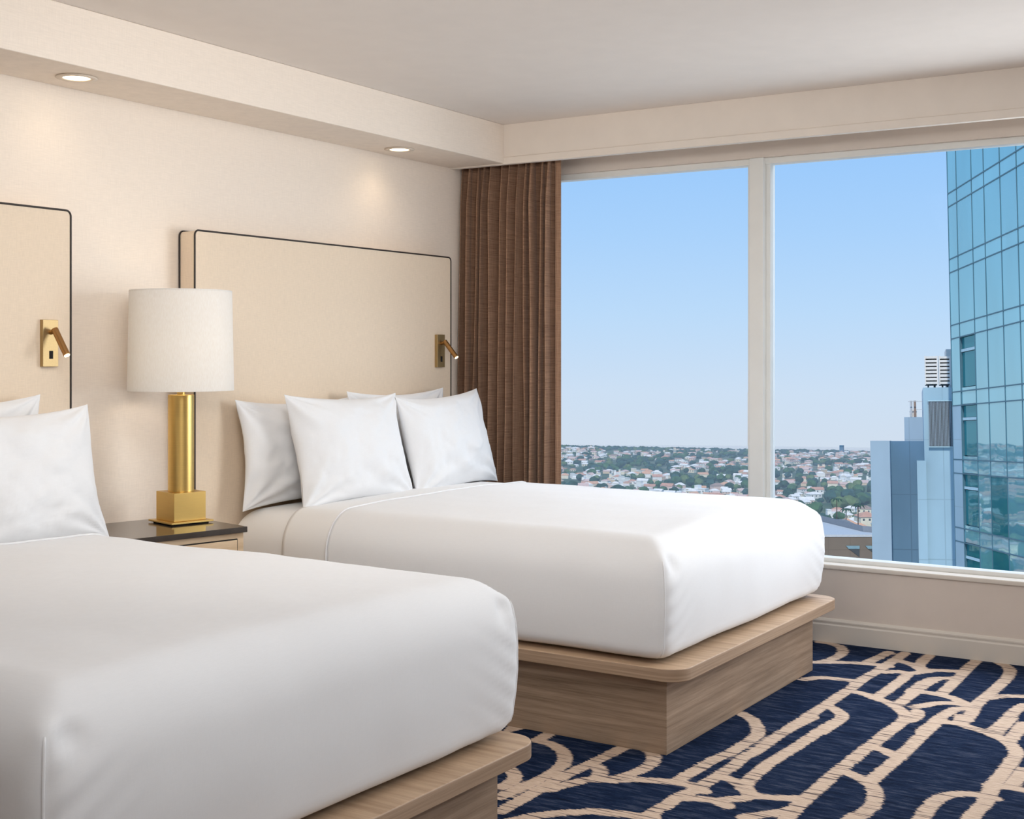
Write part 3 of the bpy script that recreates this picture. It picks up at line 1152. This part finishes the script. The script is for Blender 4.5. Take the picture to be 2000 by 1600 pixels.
def ground_z(az, D):
    """az: tangent of the sideways angle, D: forward distance"""
    y = yprof(D)
    k = min(1, max(0, (D - 1300) / 1500))
    left = min(1, max(0, (.30 - az) / .30))
    y -= k * (14 * left)
    y += k * 3.0 * noise.noise(Vector((az * 14, D / 500, 0)))
    return H - (y - HOR) / F * D


def gpt(az, D, dz=0):
    p = FWD * D + RGT * (az * D)
    return Vector((p.x, p.y, ground_z(az, D) + dz))


azs = [-.50 + 1.0 * i / 110 for i in range(111)]
Ds = [250 + (3000 - 250) * (j / 70) ** 1.25 for j in range(71)]
vs = [gpt(a, d) for d in Ds for a in azs]
n = len(azs)
fs = [(j * n + i, j * n + i + 1, (j + 1) * n + i + 1, (j + 1) * n + i) for j in range(len(Ds) - 1) for i in range(n - 1)]
back = [Vector((gpt(a, 3000).x * 1.05, gpt(a, 3000).y * 1.05, -420)) for a in azs]
o0 = len(vs)
vs += back
jl = len(Ds) - 1
fs += [(jl * n + i, jl * n + i + 1, o0 + i + 1, o0 + i) for i in range(n - 1)]
nt = NT('hillside_ground')
f = noise_n(nt, coords(nt, (.02, .02, .02)), 1, 5, .6)
col_ = ramp(nt, f, [(.3, lin((62, 84, 62))), (.5, lin((88, 106, 76))), (.72, lin((150, 142, 118)))])
principled(nt, col_, .95, spec=.05)
M['ground'] = nt.m
gr = MB().add(vs, fs).build('hillside', M['ground'], smooth=True)
struct(gr, 'hazy green hillside covered in houses and trees outside the window', 'hillside')

HW = [plain('house_wall_' + n_, c, .85, spec=.1, var=.03, scale=.3) for n_, c in
      (('white', (250, 248, 244)), ('cream', (246, 234, 210)), ('pink', (236, 206, 192)), ('tan', (226, 202, 172)), ('offwhite', (242, 240, 236)))]
HR = [plain('house_roof_' + n_, c, .85, spec=.1, var=.1, scale=.5) for n_, c in
      (('terracotta', (206, 156, 132)), ('rose', (216, 186, 174)), ('pale', (242, 236, 228)), ('brown', (168, 144, 130)), ('orange', (224, 172, 138)))]
M['hwin'] = plain('house_window_dark', (70, 80, 90), .3)
WN = ('white', 'cream', 'pink', 'tan', 'off-white')
RN = ('terracotta', 'rose', 'pale', 'brown', 'orange')


def house_geo(mb, w, d, h, style, at=None, rz=0, mw=0, mr=1, mwin=2, only=None):
    t = MB()
    if only in (None, 'walls'):
        t.box(-w / 2, w / 2, -d / 2, d / 2, -3, h, mw)
        if style == 2:
            t.box(-w / 2, -w / 6, -d / 2 + .5, d / 2 - .5, h, h + 2.6, mw)
    if only in (None, 'windows'):
        for k in range(3):
            x = -w / 2 + w * (k + .5) / 3
            t.box(x - .6, x + .6, -d / 2 - .06, -d / 2, h - 2.2, h - .9, mwin)
    if only in (None, 'roof'):
        e = .5
        if style == 0:       # gable
            vs = [(-w / 2 - e, -d / 2 - e, h), (w / 2 + e, -d / 2 - e, h), (w / 2 + e, d / 2 + e, h), (-w / 2 - e, d / 2 + e, h), (-w / 2 - e, 0, h + d * .26), (w / 2 + e, 0, h + d * .26)]
            t.add(vs, [(0, 1, 5, 4), (2, 3, 4, 5), (1, 2, 5), (3, 0, 4), (0, 3, 2, 1)], mr)
        elif style == 1:     # hip
            k = w / 2 - d / 2 * .9
            vs = [(-w / 2 - e, -d / 2 - e, h), (w / 2 + e, -d / 2 - e, h), (w / 2 + e, d / 2 + e, h), (-w / 2 - e, d / 2 + e, h), (-max(k, .3), 0, h + d * .25), (max(k, .3), 0, h + d * .25)]
            t.add(vs, [(0, 1, 5, 4), (2, 3, 4, 5), (1, 2, 5), (3, 0, 4), (0, 3, 2, 1)], mr)
        else:                # flat with parapet
            t.box(-w / 6, w / 2 + .3, -d / 2 - .3, d / 2 + .3, h, h + .45, mr)
            t.box(-w / 2 - .3, -w / 6, -d / 2 + .2, d / 2 - .2, h + 2.6, h + 2.95, mr)
    if at is not None:
        c, s = math.cos(rz), math.sin(rz)
        t.v = [(x * c - y * s + at.x, x * s + y * c + at.y, z + at.z) for x, y, z in t.v]
    mb.add(t.v, t.f)
    mb.mi[-len(t.mi):] = t.mi
    return mb


rng = random.Random(11)


def in_view(az):
    x = 1000 + az * F
    return 1085 < x < 1472 or 1494 < x < 1706


FACE = A - R(90)
cells = {}


def free(az, D, rad):
    # dart throwing on a coarse grid: nothing may stand inside anything else
    x, y = az * D, D
    cx, cy = int(x // 20), int(y // 20)
    for i_ in (-1, 0, 1):
        for j_ in (-1, 0, 1):
            for x2, y2, r2 in cells.get((cx + i_, cy + j_), ()):
                if (x - x2) ** 2 + (y - y2) ** 2 < (rad + r2) ** 2:
                    return False
    cells.setdefault((cx, cy), []).append((x, y, rad))
    return True


for x_, D_ in ((1653, 745), (1690, 790), (1670, 718), (1635, 700), (1652, 690), (1676, 655)):
    free((x_ - 1000) / F, D_, 14 if D_ >= 700 else 4)
houses_v, trees_v, houses_s, trees_s = [], [], [], []
for _ in range(5200):
    az = rng.uniform(-.46, .40)
    D = 760 + (2880 - 760) * rng.random() ** 1.15
    wooded = noise.noise(Vector((az * 15 + 4, D / 260, 1.7))) + .35 * noise.noise(Vector((az * 30, D / 120, 5)))
    is_house = wooded < (.20 if D < 1700 else .22)
    sz = rng.uniform(.5, .92) if is_house else rng.uniform(2.8, 6.0)
    if free(az, D, sz * 8.0 if is_house else sz * 1.35):
        (houses_v if is_house and in_view(az) else houses_s if is_house else trees_v if in_view(az) else trees_s).append((az, D, sz))
for _ in range(900):
    az = rng.uniform(-.46, .22)
    D = rng.uniform(330, 755)
    sz = rng.uniform(.7, 1.05)
    if rng.random() < .6:
        if free(az, D, sz * 8.6):
            houses_s.append((az, D, sz))
    elif free(az, D, sz * 6):
        trees_s.append((az, D, sz * 4.4))
# trees tucked between the houses
for _ in range(2600):
    az = rng.uniform(-.46, .40)
    D = 740 + (2960 - 740) * rng.random() ** 1.05
    sz = rng.uniform(2.4, 5.4)
    if free(az, D, sz * 1.35):
        (trees_v if in_view(az) else trees_s).append((az, D, sz))
houses_v.sort(key=lambda p: p[1])
trees_v.sort(key=lambda p: p[1])
houses_s += houses_v[295:]
trees_s += trees_v[300:]
houses_v, trees_v = houses_v[:295], trees_v[:300]

# house prototypes
protos = {}


def house_mesh(style, wi, ri, w, d, h):
    key = (style, wi, ri)
    if key not in protos:
        me = {}
        for part, mat in (('walls', HW[wi]), ('roof', HR[ri]), ('windows', M['hwin'])):
            mb = MB()
            house_geo(mb, 12, 9, 4.6, style, only=part)
            x = bpy.data.meshes.new('house_' + part)
            x.from_pydata(mb.v, [], mb.f)
            x.materials.append(mat)
            me[part] = x
        protos[key] = me
    return protos[key]


STN = ('gabled', 'hipped', 'flat')
for i, (az, D, sc) in enumerate(houses_v):
    style = rng.choice((0, 0, 1, 1, 2))
    wi, ri = rng.choice((0, 0, 0, 1, 1, 2, 3, 4)), rng.choice((0, 0, 1, 1, 2, 2, 2, 3, 4))
    if style == 2:
        ri = 2
    me = house_mesh(style, wi, ri, 12, 9, 4.6)
    zone = 'lower' if D < 1150 else 'middle' if D < 1750 else 'upper'
    side = 'left' if az < .187 else 'right'
    root = empty('house', tuple(gpt(az, D, -.3)), FACE + rng.uniform(-.7, .7))
    root.scale = (sc * rng.uniform(.85, 1.2), sc, sc * rng.uniform(.9, 1.35))
    tag(root, '%s house with %s %s roof on the %s hillside in the %s pane' % (WN[wi], STN[style], RN[ri], zone, side), 'house', 'hillside houses in the %s pane' % side)
    for part in ('walls', 'roof') + (('windows',) if D < 1250 else ()):
        c_ = bpy.data.objects.new('house_' + part if part != 'windows' else 'window_row', me[part])
        C.objects.link(c_)
        c_.parent = root

mb = MB()
for az, D, sc in houses_s:
    t = MB()
    house_geo(t, 12 * sc * rng.uniform(.9, 1.3), 9 * sc, 4.6 * sc * rng.uniform(.9, 1.3), rng.choice((0, 0, 1, 1, 2)), gpt(az, D, -.3), FACE + rng.uniform(-.7, .7),
              rng.choice((0, 0, 1, 1, 2, 3, 4)), 5 + rng.choice((0, 0, 1, 1, 2, 2, 3, 4)), 10)
    o0 = len(mb.mi)
    mb.add(t.v, t.f)
    mb.mi[o0:] = t.mi
o = mb.build('distant_houses', HW + HR + [M['hwin']])
tag(o, 'tiny remaining houses scattered along the far ridge', 'houses', kind='stuff')

TG = []
for n_, c in (('deep', (54, 82, 62)), ('mid', (76, 106, 70)), ('olive', (104, 122, 78)), ('blue', (62, 92, 82))):
    nt = NT('tree_leaves_' + n_)
    f = noise_n(nt, coords(nt, (.7, .7, .7)), 1, 4, .7)
    c = lin(c)
    col_ = ramp(nt, f, [(.3, tuple(v * .6 for v in c[:3]) + (1,)), (.7, tuple(v * 1.35 for v in c[:3]) + (1,))])
    principled(nt, col_, .9, spec=.05)
    TG.append(nt.m)
M['trunk'] = plain('tree_trunk', (92, 76, 62), .9)


def crown_geo(seed, sub=2):
    bm = bmesh.new()
    bmesh.ops.create_icosphere(bm, subdivisions=sub, radius=1)
    vs = []
    for v in bm.verts:
        p = v.co.copy()
        k = 1 + .30 * noise.noise(p * 1.7 + Vector((seed * 7.3, 0, 0))) + .16 * noise.noise(p * 4 + Vector((0, seed * 3.1, 0)))
        p *= k
        p.z *= .82
        vs.append(p)
    fs = [tuple(v.index for v in f.verts) for f in bm.faces]
    bm.free()
    return vs, fs


crowns = [crown_geo(s) for s in range(4)]
crow_lo = [crown_geo(s + 10, 1) for s in range(4)]
tm = {}
for s in range(4):
    for g in range(4):
        me = bpy.data.meshes.new('tree_crown')
        me.from_pydata([tuple(v) for v in crowns[s][0]], [], crowns[s][1])
        me.materials.append(TG[g])
        tm[s, g] = me
tk = bpy.data.meshes.new('tree_trunk')
t = MB().tube([(0, 0, -1.6), (0, 0, -.4)], [.10, .07], 7)
tk.from_pydata(t.v, [], t.f)
tk.materials.append(M['trunk'])
GN = ('dark green', 'mid green', 'olive green', 'blue-green')
for az, D, r in trees_v:
    s, g = rng.randrange(4), rng.choice((0, 0, 1, 1, 2, 3))
    root = empty('tree', tuple(gpt(az, D, r * .9)), rng.uniform(0, 6))
    root.scale = (r * rng.uniform(.9, 1.15), r, r)
    zone = 'lower' if D < 1150 else 'middle' if D < 1750 else 'upper'
    side = 'left' if az < .187 else 'right'
    tag(root, '%s rounded tree among the houses on the %s hillside in the %s pane' % (GN[g], zone, side), 'tree', 'hillside trees in the %s pane' % side)
    c_ = bpy.data.objects.new('tree_crown', tm[s, g])
    C.objects.link(c_)
    c_.parent = root
    if D < 1150:
        c_ = bpy.data.objects.new('tree_trunk', tk)
        C.objects.link(c_)
        c_.parent = root
mb = MB()
for az, D, r in trees_s:
    vs, fs = crow_lo[rng.randrange(4)]
    p = gpt(az, D, r * .6)
    o0 = len(mb.mi)
    kx = rng.uniform(.9, 1.6)
    mb.add([(v.x * r * kx + p.x, v.y * r * kx + p.y, v.z * r + p.z) for v in vs], fs)
    mb.mi[o0:] = [rng.choice((0, 0, 1, 1, 2, 3))] * len(fs)
# wooded crest along the ridge
for k in range(520):
    az = -.46 + .90 * k / 520
    vs, fs = crow_lo[rng.randrange(4)]
    r = rng.uniform(2.5, 5.5)
    p = gpt(az, 2975, r * .3)
    o0 = len(mb.mi)
    mb.add([(v.x * r * 1.4 + p.x, v.y * r * 1.4 + p.y, v.z * r + p.z) for v in vs], fs)
    mb.mi[o0:] = [rng.choice((0, 3))] * len(fs)
o = mb.build('distant_trees', TG, smooth=True)
tag(o, 'countless tiny trees massed along the far ridge', 'trees', kind='stuff')

# one slab tower on the ridge
p = gpt((1644 - 1000) / F, 2900)
tag(MB().box(-4, 4, -4, 4, -10, 17).build('ridge_tower', M['bluewall2'], loc=tuple(p)), 'lone hazy high-rise block standing on the ridge skyline', 'building')


# palms near the brown building
def palm(x, D, h, label):
    p = gpt((x - 1000) / F, D)
    root = empty('palm_tree', tuple(p), rng.uniform(0, 6))
    tag(root, label, 'palm tree', 'palms beyond the brown building')
    MB().tube([(0, 0, 0), (.2, .1, h * .5), (.25, .1, h)], [.45, .3, .25], 8).build('trunk', M['trunk'], root)
    for k in range(9):
        a = 2 * math.pi * k / 9 + rng.uniform(-.2, .2)
        L = rng.uniform(3.4, 4.6)
        vs = []
        for j in range(6):
            t = j / 5
            r = L * t
            z = h + 1.4 * math.sin(t * 2.2) - 2.2 * t * t
            w = .7 * math.sin(math.pi * min(.95, t * .85 + .12))
            for sgn in (-1, 1):
                vs.append((.25 + r * math.cos(a) - sgn * w * math.sin(a), .1 + r * math.sin(a) + sgn * w * math.cos(a), z - .25 * abs(sgn) * w))
        fs = [(2 * j, 2 * j + 1, 2 * j + 3, 2 * j + 2) for j in range(5)]
        o = MB().add(vs, fs).build('frond', TG[0], root)
        s_ = o.modifiers.new('solid', 'SOLIDIFY')
        s_.thickness = .08


palm(1635, 700, 22, 'tall palm right beside the corner of the window bed')
palm(1652, 690, 17, 'slender palm in front of the orange-roofed houses')
palm(1676, 655, 21, 'second slender palm next to the blue office block')

# larger orange-roofed houses just beyond the brown building
for (x0, x1, D, h, wi, ri, lb) in ((1634, 1672, 745, 6, 3, 4, 'long orange-roofed house just behind the tall palm'),
                                   (1674, 1710, 790, 6.5, 1, 0, 'cream house with terracotta roof against the blue office block'),
                                   (1642, 1698, 718, 5.5, 1, 4, 'wide cream building with orange roof behind the grey parapet')):
    w = (x1 - x0) / F * D
    root = empty('house', tuple(gpt(((x0 + x1) / 2 - 1000) / F, D, 0)), FACE + rng.uniform(-.15, .15))
    tag(root, lb, 'house', 'orange-roofed houses near the brown building')
    for part, mat in (('walls', HW[wi]), ('roof', HR[ri]), ('windows', M['hwin'])):
        m_ = MB()
        house_geo(m_, w, 11, h, 1, only=part)
        m_.build('house_' + part if part != 'windows' else 'window_row', mat, root)

# ------------------------------------------------------------------ haze over the valley
HAZE = True
if HAZE:
    nt = NT('valley_haze')
    vol = nt.n('VolumeScatter')
    vol.inputs['Color'].default_value = (.80, .90, 1.0, 1)
    vol.inputs['Density'].default_value = .00042
    vol.inputs['Anisotropy'].default_value = .0
    nt.t.links.new(vol.outputs[0], nt.out.inputs['Volume'])
    ha = [-.5 + i / 16 for i in range(17)]
    hd = [420, 600, 900, 1300, 1800, 2300, 2700, 2990, 3040]
    hv = [gpt(a, d, 34 - 31 * min(1, max(0, (d - 2000) / 900))) for d in hd for a in ha] + [gpt(a, d, -60) for d in hd for a in ha]
    m_, k_ = len(ha), len(hd) * len(ha)
    hf = []
    for j in range(len(hd) - 1):
        for i in range(m_ - 1):
            a_ = j * m_ + i
            hf += [(a_, a_ + 1, a_ + m_ + 1, a_ + m_), (k_ + a_, k_ + a_ + m_, k_ + a_ + m_ + 1, k_ + a_ + 1)]
    for j in range(len(hd) - 1):
        for i in (0, m_ - 1):
            a_ = j * m_ + i
            hf.append((a_, a_ + m_, a_ + m_ + k_, a_ + k_))
    for i in range(m_ - 1):
        for j in (0, len(hd) - 1):
            a_ = j * m_ + i
            hf.append((a_, a_ + 1, a_ + 1 + k_, a_ + k_))
    hz = MB().add(hv, hf).build('valley_haze', nt.m)
    tag(hz, 'thin bluish haze lying over the valley outside the window', 'haze', kind='stuff')

# ------------------------------------------------------------------ world
w = bpy.data.worlds.new('sky')
bpy.context.scene.world = w
w.use_nodes = True
t = w.node_tree
t.nodes.clear()
ou = t.nodes.new('ShaderNodeOutputWorld')
bg = t.nodes.new('ShaderNodeBackground')
tc = t.nodes.new('ShaderNodeTexCoord')
se = t.nodes.new('ShaderNodeSeparateXYZ')
mr = t.nodes.new('ShaderNodeMapRange')
rp = t.nodes.new('ShaderNodeValToRGB')
t.links.new(tc.outputs['Generated'], se.inputs[0])
t.links.new(se.outputs['Z'], mr.inputs['Value'])
mr.inputs['From Min'].default_value = -.10
mr.inputs['From Max'].default_value = .60
SKY = [(-.085, (213, 224, 238)), (-.03, (208, 226, 246)), (.03, (190, 221, 252)), (.09, (172, 212, 254)), (.16, (154, 202, 254)), (.6, (120, 176, 240))]
e = rp.color_ramp.elements
while len(e) < len(SKY):
    e.new(.5)
for i, (z, c) in enumerate(SKY):
    e[i].position = (z + .10) / .70
    e[i].color = lin(c)
t.links.new(mr.outputs[0], rp.inputs['Fac'])
t.links.new(rp.outputs['Color'], bg.inputs['Color'])
bg.inputs['Strength'].default_value = 1.0
t.links.new(bg.outputs[0], ou.inputs['Surface'])


# ------------------------------------------------------------------ lights
def light(name, kind, loc, energy, color=(1, 1, 1), rot=None, target=None, **kw):
    d = bpy.data.lights.new(name, kind)
    d.energy = energy
    d.color = color
    for k, v in kw.items():
        setattr(d, k, v)
    o = bpy.data.objects.new(name, d)
    C.objects.link(o)
    o.location = loc
    if target is not None:
        o.rotation_euler = (Vector(target) - Vector(loc)).to_track_quat('-Z', 'Y').to_euler()
    if rot is not None:
        o.rotation_euler = rot
    return o


# sun from behind the hotel: it lights the city but cannot enter this window
light('sun', 'SUN', (0, 0, 60), 2.6, (1, .95, .86), target=Vector((0, 0, 60)) + (FWD * .75 + RGT * .25 + Vector((0, 0, -.75))), angle=.01)
# added area lamp in the room, standing in for daylight from the window wall
light('window_fill', 'AREA', (6.0, .25, 1.6), 39, (.965, .985, 1.0), target=(3.4, 2.6, 1.1), shape='RECTANGLE', size=1.6, size_y=1.4, spread=R(130))
# added area lamp outside, standing in for a brighter sky above the view
light('upper_sky_fill', 'AREA', (9.4, 2.3, 5.2), 300, (.95, .975, 1.0), target=(4.6, 2.8, .7), shape='RECTANGLE', size=5, size_y=2.4)
# unseen area lamps added near the ceiling as fill, not fixtures of the room
light('ceiling_fill', 'AREA', (2.65, 2.1, 2.58), 21, (1, .985, .955), target=(4.9, 4.13, 1.0), shape='RECTANGLE', size=1.6, size_y=.8, spread=R(140))
light('ceiling_fill', 'AREA', (1.7, .8, 2.6), 18, (.965, .985, 1.0), target=(1.61, .6, 0), shape='RECTANGLE', size=2.4, size_y=1.4)
light('ceiling_fill', 'AREA', (2.0, 2.2, 2.6), 5.5, (.98, .99, 1.0), target=(2.01, 2.2, 0), shape='RECTANGLE', size=1.6, size_y=1.2)
light('ceiling_fill', 'AREA', (.2, -.6, 2.45), 27, (.965, .985, 1.0), target=(6.0, 2.6, 1.7), shape='RECTANGLE', size=1.6, size_y=.8, spread=R(120))
for x in (3.215, 5.21):
    light('downlight_beam', 'SPOT', (x, 3.945, ZS - .02), 1.0 if x < 4 else 2.4, (1, .80, .58), rot=(0, 0, 0), spot_size=R(150), spot_blend=1.0, shadow_soft_size=.05)
light('lamp_bulb_light', 'POINT', (3.652, 3.855, NZ + .68), 17, (1, .80, .56), shadow_soft_size=.035)

sc = bpy.context.scene
sc.view_settings.view_transform = 'Standard'
sc.view_settings.look = 'None'
sc.view_settings.exposure = 0.0
sc.view_settings.gamma = 1
sc.cycles.max_bounces = 10
sc.cycles.diffuse_bounces = 6
sc.cycles.use_denoising = True
